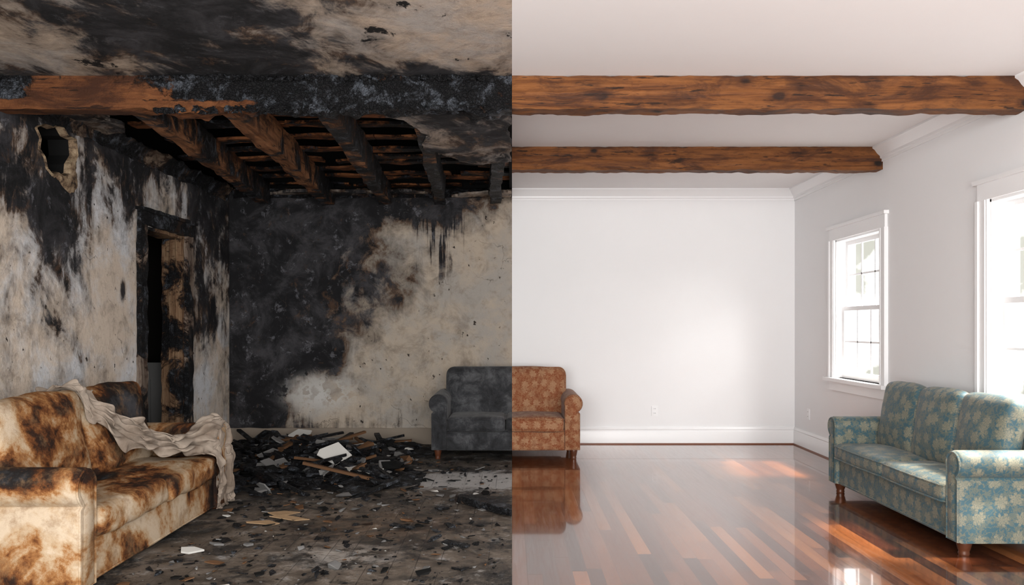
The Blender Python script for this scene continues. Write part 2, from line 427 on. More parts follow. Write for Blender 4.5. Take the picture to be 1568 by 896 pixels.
    def done(s,name,mats,smooth=None,loc=None,rz=0,uv=False,parent=None):
        me=bpy.data.meshes.new(name); me.from_pydata([tuple(v) for v in s.v],[],s.f)
        for m in mats: me.materials.append(m)
        me.polygons.foreach_set('material_index',s.m)
        bm=bmesh.new(); bm.from_mesh(me); bmesh.ops.recalc_face_normals(bm,faces=bm.faces); bm.to_mesh(me); bm.free()
        if uv:
            l=me.uv_layers.new(name='UVMap')
            for p in me.polygons:
                n=p.normal; a=max(range(3),key=lambda i:abs(n[i]))
                for li in p.loop_indices:
                    c=me.vertices[me.loops[li].vertex_index].co
                    l.data[li].uv=(c.y,c.z) if a==0 else ((c.x+3,c.z) if a==1 else (c.x+3,c.y+5))
        if smooth is not None:
            me.shade_smooth(); me.set_sharp_from_angle(angle=math.radians(smooth))
        me.update()
        ob=bpy.data.objects.new(name,me); S.collection.objects.link(ob)
        if loc: ob.location=loc
        ob.rotation_euler=(0,0,rz)
        if parent: ob.parent=parent
        return ob

def boolean(ob,cutter,op='DIFFERENCE'):
    m=ob.modifiers.new('b','BOOLEAN'); m.object=cutter; m.operation=op; m.solver='EXACT'
    dg=bpy.context.evaluated_depsgraph_get(); dg.update()
    me=bpy.data.meshes.new_from_object(ob.evaluated_get(dg)); ob.modifiers.clear(); ob.data=me
    bpy.data.objects.remove(cutter)

def LW(px,py):
    d=F*WX/(784-px); return d,CH+(HZ-py)*d/F

Y0=-1.0
# ------------------------------------------------------------------ shell
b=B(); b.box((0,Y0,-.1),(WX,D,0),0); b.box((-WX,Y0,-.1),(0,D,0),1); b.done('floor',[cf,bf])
b=B(); b.box((0,Y0,H),(WX,D,H+.12),0); b.box((-WX,Y0,H),(0,5.30,H+.12),1); b.done('ceiling',[white_ceil,bc])
b=B(); b.box((0,D,-.1),(WX+.2,D+.2,H+.12),0); b.box((-WX-.2,D,-.1),(0,D+.2,H),1); b.done('wall_back',[white_wall,bb])
wins=[(7.27,8.30),(4.62,5.62),(1.9,2.9)]; WZ0,WZ1=.86,2.27
b=B()
ys=[Y0]+[v for w in wins[::-1] for v in w]+[D]
for i in range(0,len(ys),2): b.box((WX,ys[i],-.1),(WX+.2,ys[i+1],H+.12))
for w in wins: b.box((WX,w[0],-.1),(WX+.2,w[1],WZ0)); b.box((WX,w[0],WZ1),(WX+.2,w[1],H+.12))
b.done('wall_right',[white_wall])
DY0,DY1,DH=7.27,8.2,2.30
b=B(); b.box((-WX-.2,Y0,-.1),(-WX,DY0,H)); b.box((-WX-.2,DY1,-.1),(-WX,D,H)); b.box((-WX-.2,DY0,DH),(-WX,DY1,H))
lw=b.done('wall_left',[bl,blackm])
hp=[(53,196),(66,190),(80,196),(92,192),(101,208),(113,214),(115,238),(107,252),(106,266),(97,270),(88,264),(80,268),(70,258),(66,240),(58,228),(60,212)]
hyz=[LW(*p) for p in hp]
b=B(); b.prof(hyz,[(-WX-.5,0),(-WX+.3,0)],lambda u,v,t:(t,u,v)); cut=b.done('cut',[blackm]); boolean(lw,cut)
b=B(); n=len(hyz); cy=sum(p[0] for p in hyz)/n; cz=sum(p[1] for p in hyz)/n
vs=[];fs=[]; N2=128
def pin(t):
    k=t*n; i=int(k)%n; f=k-int(k); a=hyz[i]; c=hyz[(i+1)%n]; return Vector((a[0]*(1-f)+c[0]*f,a[1]*(1-f)+c[1]*f))
for i in range(N2):
    q=pin(i/N2); d=(q-Vector((cy,cz))); an=math.atan2(d.y,d.x)
    w=.004+.018*abs(noise.noise(Vector((i*.3,0,3))))+(.12*max(0,-math.sin(an-.75))**6)+.022*max(0,math.cos(an+.4))
    dn=d.normalized(); j=noise.noise(Vector((i*.45,5,1)))*.012
    o=q+dn*(w+j); mi_=q+dn*(w*.4); ii=q-dn*.008
    vs+=[(-WX+.003,o.x,o.y),(-WX+.020,mi_.x,mi_.y),(-WX+.010,q.x,q.y),(-WX-.04,ii.x,ii.y)]
for i in range(N2):
    a=i*4;c=((i+1)%N2)*4
    for k in range(3): fs.append((a+k,a+k+1,c+k+1,c+k))
b.add(vs,fs); b.done('torn_wall_hole_edge',[lipm],50)
b=B()
b.box((-5.3,4.6,-.1),(-WX-.2,9.7,0)); b.box((-5.3,4.6,H),(-WX-.2,9.7,H+.1)); b.box((-5.4,4.6,-.1),(-5.3,9.7,H+.1))
b.box((-5.3,4.5,-.1),(-WX-.2,4.6,H+.1)); b.box((-5.3,9.7,-.1),(-WX-.2,9.8,H+.1))
b.done('wall_hall',[hallm])
b=B()
b.box((-WX-.2,5.2,3.55),(0,9.7,3.6)); b.box((-WX-.25,5.2,H),(-WX-.2,9.7,3.6)); b.box((-.02,5.2,H+.12),(.03,9.7,3.6)); b.box((-.03,5.3,H),(0.0,9.5,H+.13))
b.box((-WX-.2,5.15,H+.12),(0,5.2,3.6)); b.box((-WX-.2,9.7,H),(0,9.75,3.6))
b.done('ceiling_cavity',[blackm])

# ------------------------------------------------------------------ mouldings
crown=[(0,0),(.095,0),(.095,-.016),(.075,-.03),(.055,-.06),(.028,-.085),(.026,-.105),(.012,-.11),(.012,-.135),(0,-.135)]
base=[(0,0),(.022,0),(.022,.15),(.016,.165),(.02,.175),(.01,.20),(0,.20)]
shoe=[(.022,0),(.036,0),(.034,.010),(.022,.014)]
b=B(); b.prof(crown,[(0,0),(WX,0)],lambda u,v,t:(t,D-u,H+v)); b.done('trim_1',[white_trim],35)
b=B()
for y0,y1 in((Y0,5.20),(5.32,7.24),(7.38,D)):
    b.prof(crown,[(y0,0),(y1,0)],lambda u,v,t:(WX-u,t,H+v))
b.done('trim_2',[white_trim],35)
b=B(); b.prof(base,[(0,0),(WX,0)],lambda u,v,t:(t,D-u,v),0); b.prof(shoe,[(0,0),(WX,0)],lambda u,v,t:(t,D-u,v),1)
b.done('baseboard_back',[white_trim,shoem],35)
b=B(); b.prof(base,[(Y0,0),(D,0)],lambda u,v,t:(WX-u,t,v),0); b.prof(shoe,[(Y0,0),(D,0)],lambda u,v,t:(WX-u,t,v),1)
b.done('baseboard_right',[white_trim,shoem],35)
def rag(amp,fr=6):
    return lambda p:p+Vector((noise.noise(p*fr),noise.noise(p*fr+Vector((7,3,1))),noise.noise(p*fr+Vector((1,8,4)))))*amp
b=B(); b.gbox((-WX,D-.025,0),(0,D+.01,.19),.05,0,rag(.008)); b.done('baseboard_burnt_back',[dirtytrim],40)
b=B(); b.gbox((-WX-.01,5.0,0),(-WX+.025,DY0-.1,.17),.05,0,rag(.008)); b.gbox((-WX-.01,DY1+.1,0),(-WX+.025,D,.17),.05,0,rag(.008))
b.done('baseboard_left',[dirtytrim],40)
b=B()
rings=[(-WX+i*.06+.05,random.uniform(-.004,.028)) for i in range(int((WX-.05)/.06))]
b.prof(crown,rings,lambda u,v,t:(t,D-u*.8,H+v*.75+noise.noise(Vector((t*5,0,v)))*.02),0); b.done('trim_3',[trimc],40)
b=B()
rings=[(i*.05+5.34,random.uniform(-.004,.025)) for i in range(int((D-5.36)/.05))]
b.prof(crown,rings,lambda u,v,t:(-WX+u,t,H+v*1.1+noise.noise(Vector((t*4,2,v)))*.03),0)
rings=[(i*.06+3.6,random.uniform(-.002,.02)) for i in range(26)]
b.prof(crown,rings,lambda u,v,t:(-WX+u,t,H+v),0)
b.done('trim_4',[trimc],40)

# ------------------------------------------------------------------ beams
b=B()
def bd2(p):
    q=p+Vector((0,noise.noise(p*5)*.010+noise.noise(p*17)*.006,noise.noise(p*5+Vector((4,4,4)))*.012+noise.noise(p*15)*.009)); q.z=min(q.z,H-.001); return q
def bd1(p):
    t=min(1,max(0,(p.x+2.5)/.6)); 
    if p.x>-.25: t*=max(.3,1-(p.x+.25)/.25)
    a=.008+.040*t
    q=p+Vector((0,noise.noise(p*6)+.5*noise.noise(p*19),noise.noise(p*6+Vector((4,4,4)))+.6*noise.noise(p*18+Vector((4,4,4)))))*a
    if p.z<2.8 and t>.3: q.z-=.07*max(0,noise.noise(Vector((p.x*3.1,0,9))))
    q.z=min(q.z,H-.001); return q
b.gbox((0,5.19,2.785),(WX,5.33,H),.03,0,bd2)
b.gbox((-WX,5.19,2.785),(0,5.33,H),.022,1,bd1)
b.done('ceiling_beam',[beamw,beamc],60)
b=B(); b.gbox((0,7.24,2.79),(WX,7.38,H),.03,0,bd2); b.done('ceiling_beam',[beamw],60)
b=B()
for i in range(260):
    x=random.uniform(-2.3,-.15); 
    if random.random()<.25: x=random.uniform(-2.3,-1.2)
    z=random.choice([2.99,2.99,2.80,2.78]); y=random.uniform(5.15,5.19)
    w=random.uniform(.01,.05)
    pts=[(x+random.uniform(-w,w),y+random.uniform(-.02,.02),z+random.uniform(-.035,.01)) for _ in range(7)]
    b.hull(pts,random.choice([0,0,0,0,1]))
b.done('charred_beam_flakes',[charw,charw])

# joists
b=B()
for (xa,xb,w) in[(-2.47,-2.90,.13),(-1.87,-2.16,.135),(-1.24,-1.48,.125),(-.62,-.84,.115),(-.07,-.20,.11)]:
    ya,yb=5.33,9.47
    def jd(p,xa=xa,xb=xb,w=w):
        t=(p.y-ya)/(yb-ya); q=p.copy(); q.x=p.x*w*.5+xa+(xb-xa)*t
        q.z+=.02*t
        r=q+Vector((noise.noise(q*3.3)+.4*noise.noise(q*13),0,noise.noise(q*3.3+Vector((5,2,1)))+.5*noise.noise(q*13+Vector((5,2,1)))))*.024*(.4+t)
        r.x=min(r.x,-.002); return r
    ax=[[-1,-.4,.4,1],[ya+(yb-ya)*k/110 for k in range(111)],[2.80,2.83,2.88,2.94,3.03]]
    b._shell(ax,jd,0,None)
b.done('ceiling_joists',[joistc],60)
b=B()
y=5.6
while y<9.4:
    w=random.uniform(.09,.18)
    x0=-WX+random.uniform(0,.3)
    while x0<-.1:
        x1=min(-.03,x0+random.uniform(.7,1.6))
        if random.random()<.85:
            rz=random.uniform(-.05,.05); z=random.uniform(3.03,3.07)
            def dd(p,rz=rz): return p+Vector((0,(p.x)*rz,0))+Vector((0,noise.noise(p*5)*.02,noise.noise(p*4+Vector((3,3,3)))*.02))
            b.gbox((x0,y,z),(x1,y+w,z+.022),.08,0,dd)
        x0=x1+random.uniform(.0,.12)
    y+=w+random.uniform(.12,.30)
b.done('ceiling_lath_boards',[boardc],45)

def ragged_patch(bd,pts,z,th,mi,amp=.07,sub=14):
    o=[]
    n=len(pts)
    for i in range(n):
        a=Vector(pts[i]);c=Vector(pts[(i+1)%n])
        for k in range(sub):
            q=a.lerp(c,k/sub); nn=Vector((q.x*6,q.y*6,z)); n2=nn*3.3
            o.append((min(-.001,q.x+(noise.noise(nn)+.5*noise.noise(n2))*amp),max(5.3,q.y+(noise.noise(nn+Vector((9,9,0)))+.5*noise.noise(n2+Vector((9,9,0))))*amp)))
    vs=[(x,y,z+noise.noise(Vector((x*3,y*3,0)))*.02) for x,y in o]+[(x,y,z+th) for x,y in o]
    m=len(o); fs=[tuple(range(m)),tuple(range(m,2*m))[::-1]]+[(i,(i+1)%m,m+(i+1)%m,m+i) for i in range(m)]
    bd.add(vs,fs,mi)
b=B()
ragged_patch(b,[(-.02,5.33),(-.85,5.33),(-.62,5.9),(-.7,6.4),(-.35,7.0),(-.02,6.85)],2.79,.03,0)
ragged_patch(b,[(-3.3,5.34),(-3.3,6.6),(-3.05,6.3),(-2.95,5.7),(-2.7,5.34)],2.94,.03,0)
ragged_patch(b,[(-2.9,9.45),(-1.0,9.45),(-1.2,9.25),(-1.7,9.3),(-2.4,9.2)],2.93,.03,0)
ragged_patch(b,[(-.75,9.45),(-.02,9.45),(-.02,9.1),(-.5,9.25)],2.90,.03,0)
b.done('broken_ceiling_plaster',[bc],40)

# ------------------------------------------------------------------ door
door=bpy.data.objects.new('door_1',None); S.collection.objects.link(door)
b=B(); dr=rag(.014,7)
cw=.12
b.gbox((-WX,DY0-cw,0),(-WX+.045,DY0+.01,DH+.0),.04,0,dr); b.gbox((-WX,DY1-.01,0),(-WX+.045,DY1+cw,DH),.04,0,dr)
b.gbox((-WX,DY0-cw,DH),(-WX+.05,DY1+cw,DH+.12),.04,1,dr); b.gbox((-WX,DY0-cw-.03,DH+.12),(-WX+.08,DY1+cw+.03,DH+.15),.04,1,dr)
b.done('casing',[casec,charw],50,parent=door)
b=B()
b.gbox((-WX-.21,DY1-.05,0),(-WX,DY1+.0,DH),.04,0,dr); b.gbox((-WX-.21,DY0,0),(-WX,DY0+.03,DH),.04,0,dr); b.gbox((-WX-.21,DY0,DH-.03),(-WX,DY1,DH),.04,0,dr)
b.gbox((-WX-.12,DY1-.08,0),(-WX-.07,DY1-.04,DH-.03),.04,0,dr)
b.done('jamb',[jambc],50,parent=door)
b=B()
b.box((-4.9,8.6,0),(-3.7,8.66,.95)); b.box((-4.9,8.58,.95),(-3.7,8.68,1.0)); b.box((-4.75,8.585,.15),(-4.35,8.61,.82)); b.box((-4.25,8.585,.15),(-3.85,8.61,.82))
b.done('hall_panel',[greym],parent=door)

# ------------------------------------------------------------------ windows
glass=M('window_glass'); 
tr=glass.N('BsdfTransparent'); gl=glass.N('BsdfGlossy'); gl.inputs['Roughness'].default_value=.02
mx=glass.N('MixShader'); mx.inputs[0].default_value=.05
glass.nt.links.new(tr.outputs[0],mx.inputs[1]); glass.nt.links.new(gl.outputs[0],mx.inputs[2]); glass.nt.links.new(mx.outputs[0],glass.out.inputs[0])
for wi,(y0,y1) in enumerate(wins):
    e=bpy.data.objects.new('window_%d'%(wi+1),None); S.collection.objects.link(e)
    b=B(); c=.115; X=WX
    for ya,yb in((y0-c,y0),(y1,y1+c)): b.box((X-.022,ya,WZ0),(X,yb,WZ1))
    b.box((X-.034,y0-c-.012,WZ0),(X,y0-c+.02,WZ1)); b.box((X-.034,y1+c-.02,WZ0),(X,y1+c+.012,WZ1))
    b.box((X-.028,y0-.03,WZ0),(X,y0-.018,WZ1)); b.box((X-.028,y1+.018,WZ0),(X,y1+.03,WZ1))
    b.box((X-.024,y0-c,WZ1),(X,y1+c,WZ1+.12)); b.box((X-.045,y0-c-.03,WZ1+.115),(X,y1+c+.03,WZ1+.145))
    b.done('casing',[white_trim],parent=e)
    b=B(); b.box((X-.075,y0-c-.04,WZ0-.035),(X+.2,y1+c+.04,WZ0)); b.box((X-.022,y0-c,WZ0-.13),(X,y1+c,WZ0-.035))
    b.done('sill',[white_trim],parent=e)
    b=B(); t=.018
    b.box((X,y0,WZ0),(X+.2,y0+t,WZ1)); b.box((X,y1-t,WZ0),(X+.2,y1,WZ1)); b.box((X,y0,WZ1-t),(X+.2,y1,WZ1))
    b.done('frame',[white_trim],parent=e)
    zm=(WZ0+WZ1)/2
    for nm,xa,za,zb in(('lower_sash',X+.06,WZ0,zm+.02),('upper_sash',X+.10,zm-.02,WZ1-t)):
        b=B(); s_=.05; ya,yb=y0+t,y1-t
        b.box((xa,ya,za),(xa+.035,ya+s_,zb)); b.box((xa,yb-s_,za),(xa+.035,yb,zb)); b.box((xa,ya+s_,za),(xa+.035,yb-s_,za+(.07 if nm[0]=='l' else .04))); b.box((xa,ya+s_,zb-.04),(xa+.035,yb-s_,zb))
        for k in(1,2):
            yc=ya+s_+(yb-ya-2*s_)*k/3; b.box((xa+.008,yc-.009,za+.03),(xa+.022,yc+.009,zb-.03))
        zc=(za+zb)/2+.01; b.box((xa+.008,ya+.03,zc-.009),(xa+.022,yb-.03,zc+.009))
        b.done(nm,[white_trim],parent=e)
        b=B(); b.add([(xa+.018,ya+.02,za+.02),(xa+.018,yb-.02,za+.02),(xa+.018,yb-.02,zb-.02),(xa+.018,ya+.02,zb-.02)],[(0,1,2,3)])
        b.done(nm+'_glass',[glass.mat],parent=e)

def outlet(fn):
    b=B()
    def bx(u0,u1,z0,z1,t0,t1,mi):
        a=fn(u0,z0,t0);c=fn(u1,z1,t1); b.box([min(a[i],c[i]) for i in range(3)],[max(a[i],c[i]) for i in range(3)],mi)
    bx(-.038,.038,-.06,.06,0,.005,0); bx(-.034,.034,-.056,.056,.005,.008,0)
    for zc in(-.026,.026):
        bx(-.017,.017,zc-.015,zc+.015,.008,.011,0)
        for u in(-.007,.007): bx(u-.0015,u+.0015,zc-.005,zc+.007,.011,.0115,1)
    b.done('wall_outlet',[white_trim,dkhole])
outlet(lambda u,z,t:(1.68+u,D-t,.39+z))
outlet(lambda u,z,t:(WX-t,9.05+u,.40+z))

# ------------------------------------------------------------------ sofas
def sofa(name,W,Dp,Hb,Ha,Hs,zb,aw,ns,nb,mats,loc,rz,tight=False,wr=.0,ch=.15,rr=None,piping=True,bt=.17,tilt=6,ctilt=13,cth=.078,legr=.036):
    b=B(); r=rr or aw*.52
    inn=W/2-aw
    b.cush((0,Dp/2+.01,(zb+Hs-ch)/2),(inn+.02,Dp/2-.02,(Hs-ch-zb)/2+.01),.025,(0,0,0),0,wr=wr*.3)
    b.tube([(-inn,.028,zb+.012),(inn,.028,zb+.012)],.006,False,0)
    bh=Hb-zb; tn=math.radians(tilt)
    tl=Matrix.Translation((0,Dp-bt*.5-.01-bh*math.sin(tn),zb))@Matrix.Rotation(-tn,4,'X')
    if tight:
        b.cush((0,-.02,bh/2),(inn+.06,bt*.5,bh/2),.085,(0,.03,.012),0,tl,9,wr)
        def rp(hw,y): 
            pts=[]
            for sx in(-1,1):
                seq=range(0,7) if sx<0 else range(6,-1,-1)
                for k in seq:
                    a=math.pi/2*k/6; pts.append((sx*(hw-.075+.075*math.cos(a)),y,bh-.085+.08*math.sin(a)))
            return [(-hw,y,.3)]+pts+[(hw,y,.3)]
        b.tube(rp(inn+.05,-bt*.5+.03),.006,False,0,tl)
    else:
        b.cush((0,0,bh/2-.02),(inn+.06,bt*.5,bh/2-.02),min(.07,bt*.45),(0,0,.01),0,tl,8,wr)
    cw_=2*inn/ns; sd=(Dp-bt-.03)
    for i in range(ns):
        cx=-inn+cw_*(i+.5)
        c=(cx,sd/2-.005,Hs-ch/2); hh=(cw_/2-.004,sd/2+.015,ch/2)
        b.cush(c,hh,.04,(0,.012,.022),0,None,9,wr)
        if piping:
            for zz in(Hs-.018,Hs-ch+.016):
                pts=[]; rr_=.035
                for qx,qy,a0 in((1,1,0),(-1,1,90),(-1,-1,180),(1,-1,270)):
                    for k in range(5):
                        a=math.radians(a0+k*22.5)
                        pts.append(Vector((c[0]+qx*(hh[0]-rr_)+rr_*math.cos(a)*.98,c[1]+qy*(hh[1]-rr_)+rr_*math.sin(a)*.98,zz)))
                dense=[]
                for k in range(len(pts)):
                    p0=pts[k];p1=pts[(k+1)%len(pts)]; nn=8 if (p1-p0).length>.1 else 1
                    for j in range(nn):
                        q=p0.lerp(p1,j/nn); u=max(0,1-((q.x-c[0])/hh[0])**2)
                        q.y+= (.011*u if q.y>c[1] else -.011*u) if abs(q.y-c[1])>hh[1]*.7 else 0
                        dense.append(q)
                b.tube(dense,.006,True,0)
    if not tight:
        cb=2*inn/nb; hgt=Hb-Hs+.05; ct=math.radians(ctilt)
        for i in range(nb):
            cx=-inn+cb*(i+.5)
            yb_=Dp-bt-.01-bh*math.sin(tn)*.4-cth-(hgt*math.sin(ct)*.85)
            ml=Matrix.Translation((cx,yb_,Hs-.02))@Matrix.Rotation(-ct+math.radians(random.uniform(-1.5,1.5)),4,'X')@Matrix.Rotation(random.uniform(-.02,.02),4,'Y')
            b.cush((0,0,hgt/2),(cb/2-.002,cth,hgt/2),min(.065,cth*.85),(0.004,.045,.02),0,ml,9,wr+.004)
    zc=Ha-r
    for sx in(-1,1):
        pf=[(0,zb),(0,zc-.02)]
        cxr=r*.93
        for k in range(0,19):
            a=math.radians(180-k*13.3); pf.append((cxr+r*math.cos(a),zc+r*math.sin(a)))
        ex=aw*.86
        pf+=[(ex,zc-r*1.05),(ex,zb)]
        pl=lambda u,v,t,sx=sx:(sx*(inn+u),t,v)
        rg=[(0,.02),(.006,.008),(.02,0)]+[(Dp*k/8,0) for k in range(1,8)]+[(Dp-.05,0),(Dp-.035,.01),(Dp-.03,.03)]
        b.prof(pf,rg,pl,0)
        n=len(pf)
        def off(ins):
            o=[]
            for i in range(n):
                a=Vector(pf[i-1]);c=Vector(pf[(i+1)%n]);t=(c-a).normalized(); nn=Vector((t.y,-t.x)); o.append(Vector(pf[i])+nn*ins)
            return o
        area=sum(pf[i-1][0]*pf[i][1]-pf[i][0]*pf[i-1][1] for i in range(n)); sg=-1 if area>0 else 1
        o=off(sg*.012)
        b.tube([pl(q.x,q.y,.002) for q in o],.0075,True,0)
        b.prof([tuple(q) for q in off(sg*.02)],[(-.004,.014),(-.009,.03)] ,pl,0)
    for x in(-W/2+.09,W/2-.09):
        for y in(.07,Dp-.09): b.leg(x,y,zb+.005,legr,1)
    return b.done(name,mats,50,loc,rz,True)

legm=mat_leg()
creamm=mat_cream()
sofaL=sofa('burnt_sofa',2.16,.93,.95,.655,.42,.03,.20,2,2,[creamm,legm],(-2.20,5.15,0),math.pi/2,wr=.022,piping=False,ch=.16)
sofaR=sofa('floral_sofa',2.02,.64,.90,.635,.42,.085,.165,2,3,[mat_teal(),legm],(2.67,5.81,0),-math.pi/2,wr=.006,ch=.13,bt=.10,tilt=1.5,ctilt=9,cth=.065,legr=.042)
love=sofa('loveseat',1.60,.84,.93,.68,.44,.10,.19,2,1,[mat_loveseat(),legm],(-.065,8.36,0),0,tight=True,wr=.008,bt=.22)

# ------------------------------------------------------------------ blanket
def drape(name,ctrl,z,w0,w1,cols,frames,mat,nu=150,nv=34):
    # Catmull-Rom centreline
    P=[Vector(c) for c in ctrl]; P=[P[0]*2-P[1]]+P+[P[-1]*2-P[-2]]
    def cr(t):
        k=min(int(t*(len(P)-3)),len(P)-4); f=t*(len(P)-3)-k; a,b_,c,d=P[k:k+4]
        return .5*((2*b_)+(c-a)*f+(2*a-5*b_+4*c-d)*f*f+(3*b_-a-3*c+d)*f**3)
    vs=[];fs=[]
    for i in range(nu+1):
        t=i/nu; c=cr(t); tg=(cr(min(1,t+.01))-cr(max(0,t-.01))).normalized(); nn=Vector((-tg.y,tg.x))
        tt=min(1,max(0,(t-.45)/.35)); tt=tt*tt*(3-2*tt)
        for j in range(nv+1):
            f=j/nv-.5
            v=f*(w0+(w1-w0)*tt); q=c+nn*v
            vs.append((q.x,q.y,z+(.045-.015*tt)*math.sin(f*30+1.5*math.sin(t*7))+(.055 if t<.8 else .02)*math.sin(t*62+f*2.5)))
    for i in range(nu):
        for j in range(nv):
            a=i*(nv+1)+j; fs.append((a,a+nv+1,a+nv+2,a+1))
    me=bpy.data.meshes.new(name); me.from_pydata(vs,[],fs); me.materials.append(mat)
    ob=bpy.data.objects.new(name,me); S.collection.objects.link(ob)
    fl=bpy.data.meshes.new('t'); fl.from_pydata([(-6,0,0),(3,0,0),(3,10,0),(-6,10,0),(-WX+.02,0,-1),(-WX+.02,10,-1),(-WX+.02,10,3),(-WX+.02,0,3)],[],[(0,1,2,3),(4,5,6,7)]); fo=bpy.data.objects.new('tmpfloor',fl); S.collection.objects.link(fo)
    cc=cols+[fo]
    for c in cc:
        c.modifiers.new('Col','COLLISION'); c.collision.thickness_outer=.012; c.collision.cloth_friction=60
    m=ob.modifiers.new('Cloth','CLOTH'); st=m.settings
    st.quality=7; st.mass=.25; st.tension_stiffness=12; st.compression_stiffness=8; st.shear_stiffness=4; st.bending_stiffness=.03; st.air_damping=1.5
    m.collision_settings.collision_quality=3; m.collision_settings.distance_min=.01
    m.collision_settings.use_self_collision=False
    S.frame_start=1; S.frame_end=frames
    for f in range(1,frames+1): S.frame_set(f)
    dg=bpy.context.evaluated_depsgraph_get()
    nm=bpy.data.meshes.new_from_object(ob.evaluated_get(dg))
    ob.modifiers.clear(); ob.data=nm
    for c in cc: c.modifiers.remove(c.modifiers['Col'])
    bpy.data.objects.remove(fo); S.frame_set(1)
    nm.shade_smooth()
    so=ob.modifiers.new('thick','SOLIDIFY'); so.thickness=.006; so.offset=1
    sb=ob.modifiers.new('sub','SUBSURF'); sb.levels=1; sb.render_levels=1
    return ob
try:
    drape('throw_blanket',[(-3.27,4.95),(-2.95,5.02),(-2.66,5.22),(-2.50,5.62),(-2.38,6.00),(-2.02,6.12),(-1.50,6.02)],1.13,.32,.95,[sofaL],72,mat_blanket())
except Exception as ex: print('cloth failed',ex)

# ------------------------------------------------------------------ debris
def FP(px,py): d=CH*F/(py-HZ); return ((px-784)*d/F,d)
def chunk(b,x,y,z,s,flat,mi):
    rz=random.uniform(0,6.28); el=random.uniform(.5,1.6); tx=random.uniform(-.3,.3)
    pts=[]
    for _ in range(9):
        v=Vector((random.uniform(-1,1)*el,random.uniform(-1,1),random.uniform(0,1)*flat))*s
        v=Matrix.Rotation(rz,3,'Z')@Matrix.Rotation(tx*.5,3,'X')@v; pts.append(v)
    mz=min(p.z for p in pts)
    b.hull([p+Vector((x,y,z-mz)) for p in pts],mi)
def shard(b,x,y,z,sx,sy,th,rot,mi,n=None):
    n=n or random.choice([4,4,5,6])
    ps=[]
    for k in range(n):
        a=2*math.pi*k/n+random.uniform(-.45,.45); q=random.uniform(.65,1.2); ps.append((sx*q*math.cos(a),sy*q*math.sin(a)))
    pts=[rot@Vector((p[0],p[1],t)) for p in ps for t in(0,th)]
    mz=min(p.z for p in pts); b.hull([p+Vector((x,y,z-mz)) for p in pts],mi)
def E(a,b_,c): return Matrix.Rotation(c,3,'Z')@Matrix.Rotation(a,3,'X')@Matrix.Rotation(b_,3,'Y')
dm=[charw,greym,plasterm,brownm,blackm]
def ph(x,y):
    return .19*math.exp(-((x+2.15)/.75)**2-((y-8.3)/.55)**2)+.16*math.exp(-((x+2.75)/.5)**2-((y-9.0)/.35)**2)+.07*math.exp(-((x+1.3)/.45)**2-((y-8.9)/.35)**2)+.06*math.exp(-((x+1.5)/.85)**2-((y-7.3)/.45)**2)
b=B()
gx=[-3.25+i*.05 for i in range(50)]; gy=[6.8+i*.05 for i in range(53)]; NY=53
vs=[(x,y,ph(x,y)*(1+.6*noise.noise(Vector((x*7,y*7,0))))+.03*noise.noise(Vector((x*12,y*12,4)))-.018) for x in gx for y in gy]
fs=[(i*NY+j,(i+1)*NY+j,(i+1)*NY+j+1,i*NY+j+1) for i in range(49) for j in range(NY-1)]
b.add(vs,fs,0)
for i in range(1300):
    x=random.gauss(-1.9,.8); y=random.gauss(8.1,.75)
    if not(-3.2<x<-1.0 and 6.5<y<9.33): continue
    s=random.choice([.015,.02,.03,.045,.07,.10])*random.uniform(.7,1.3)
    chunk(b,x,y,ph(x,y)*.8,s,random.uniform(.3,1.),random.choices(range(5),[9,3,.5,2,5])[0])
for i in range(110):
    x=random.gauss(-1.8,.7); y=random.gauss(8.0,.7)
    if not(-3.0<x<-1.1 and 6.6<y<9.1): continue
    l=random.uniform(.1,.42); sx=random.uniform(.012,.035)
    mt=Matrix.Translation((x,y,ph(x,y)+.03))@Matrix.Rotation(random.uniform(0,3.14),4,'Z')@Matrix.Rotation(random.uniform(-.25,.25),4,'Y')
    b.box((-l,-sx,-.012),(l,sx,.012),random.choice([0,0,0,3]),mt)
for i in range(90):
    x=random.gauss(-1.8,.7); y=random.gauss(7.9,.7)
    if not(-3.1<x<-1.05 and 6.5<y<9.25): continue
    s=random.uniform(.05,.14); shard(b,x,y,ph(x,y)*.9,s,s*.6,.012,E(random.uniform(-1,1),random.uniform(-.5,.5),random.uniform(0,6)),random.choices([0,1,4],[5,3,3])[0])
for i in range(2400):
    x=-random.random()**.85*2.95-.03; y=random.uniform(4.2,9.3)
    if x<-2.15 and y<6.35: continue
    if y>8.25 and x>-.98: continue
    s=random.choice([.004,.005,.007,.010,.016,.026])*random.uniform(.6,1.3)
    if random.random()<.03: s=random.uniform(.03,.05)
    if x+s*1.7>-.005: continue
    chunk(b,x,y,0,s,random.uniform(.3,.9),random.choices(range(5),[8,3,.5,2,5])[0])
for i in range(120):
    x=random.uniform(-2.1,-.1); y=random.uniform(4.3,8.2); s=random.uniform(.015,.06)
    if x+s*1.3>-.01: continue
    shard(b,x,y,0,s,s*random.uniform(.3,.8),.006,E(random.uniform(-.3,.3),random.uniform(-.3,.3),random.uniform(0,6)),random.choices(range(5),[8,2,.3,2,5])[0])
b.done('debris_pile',dm)
b=B()
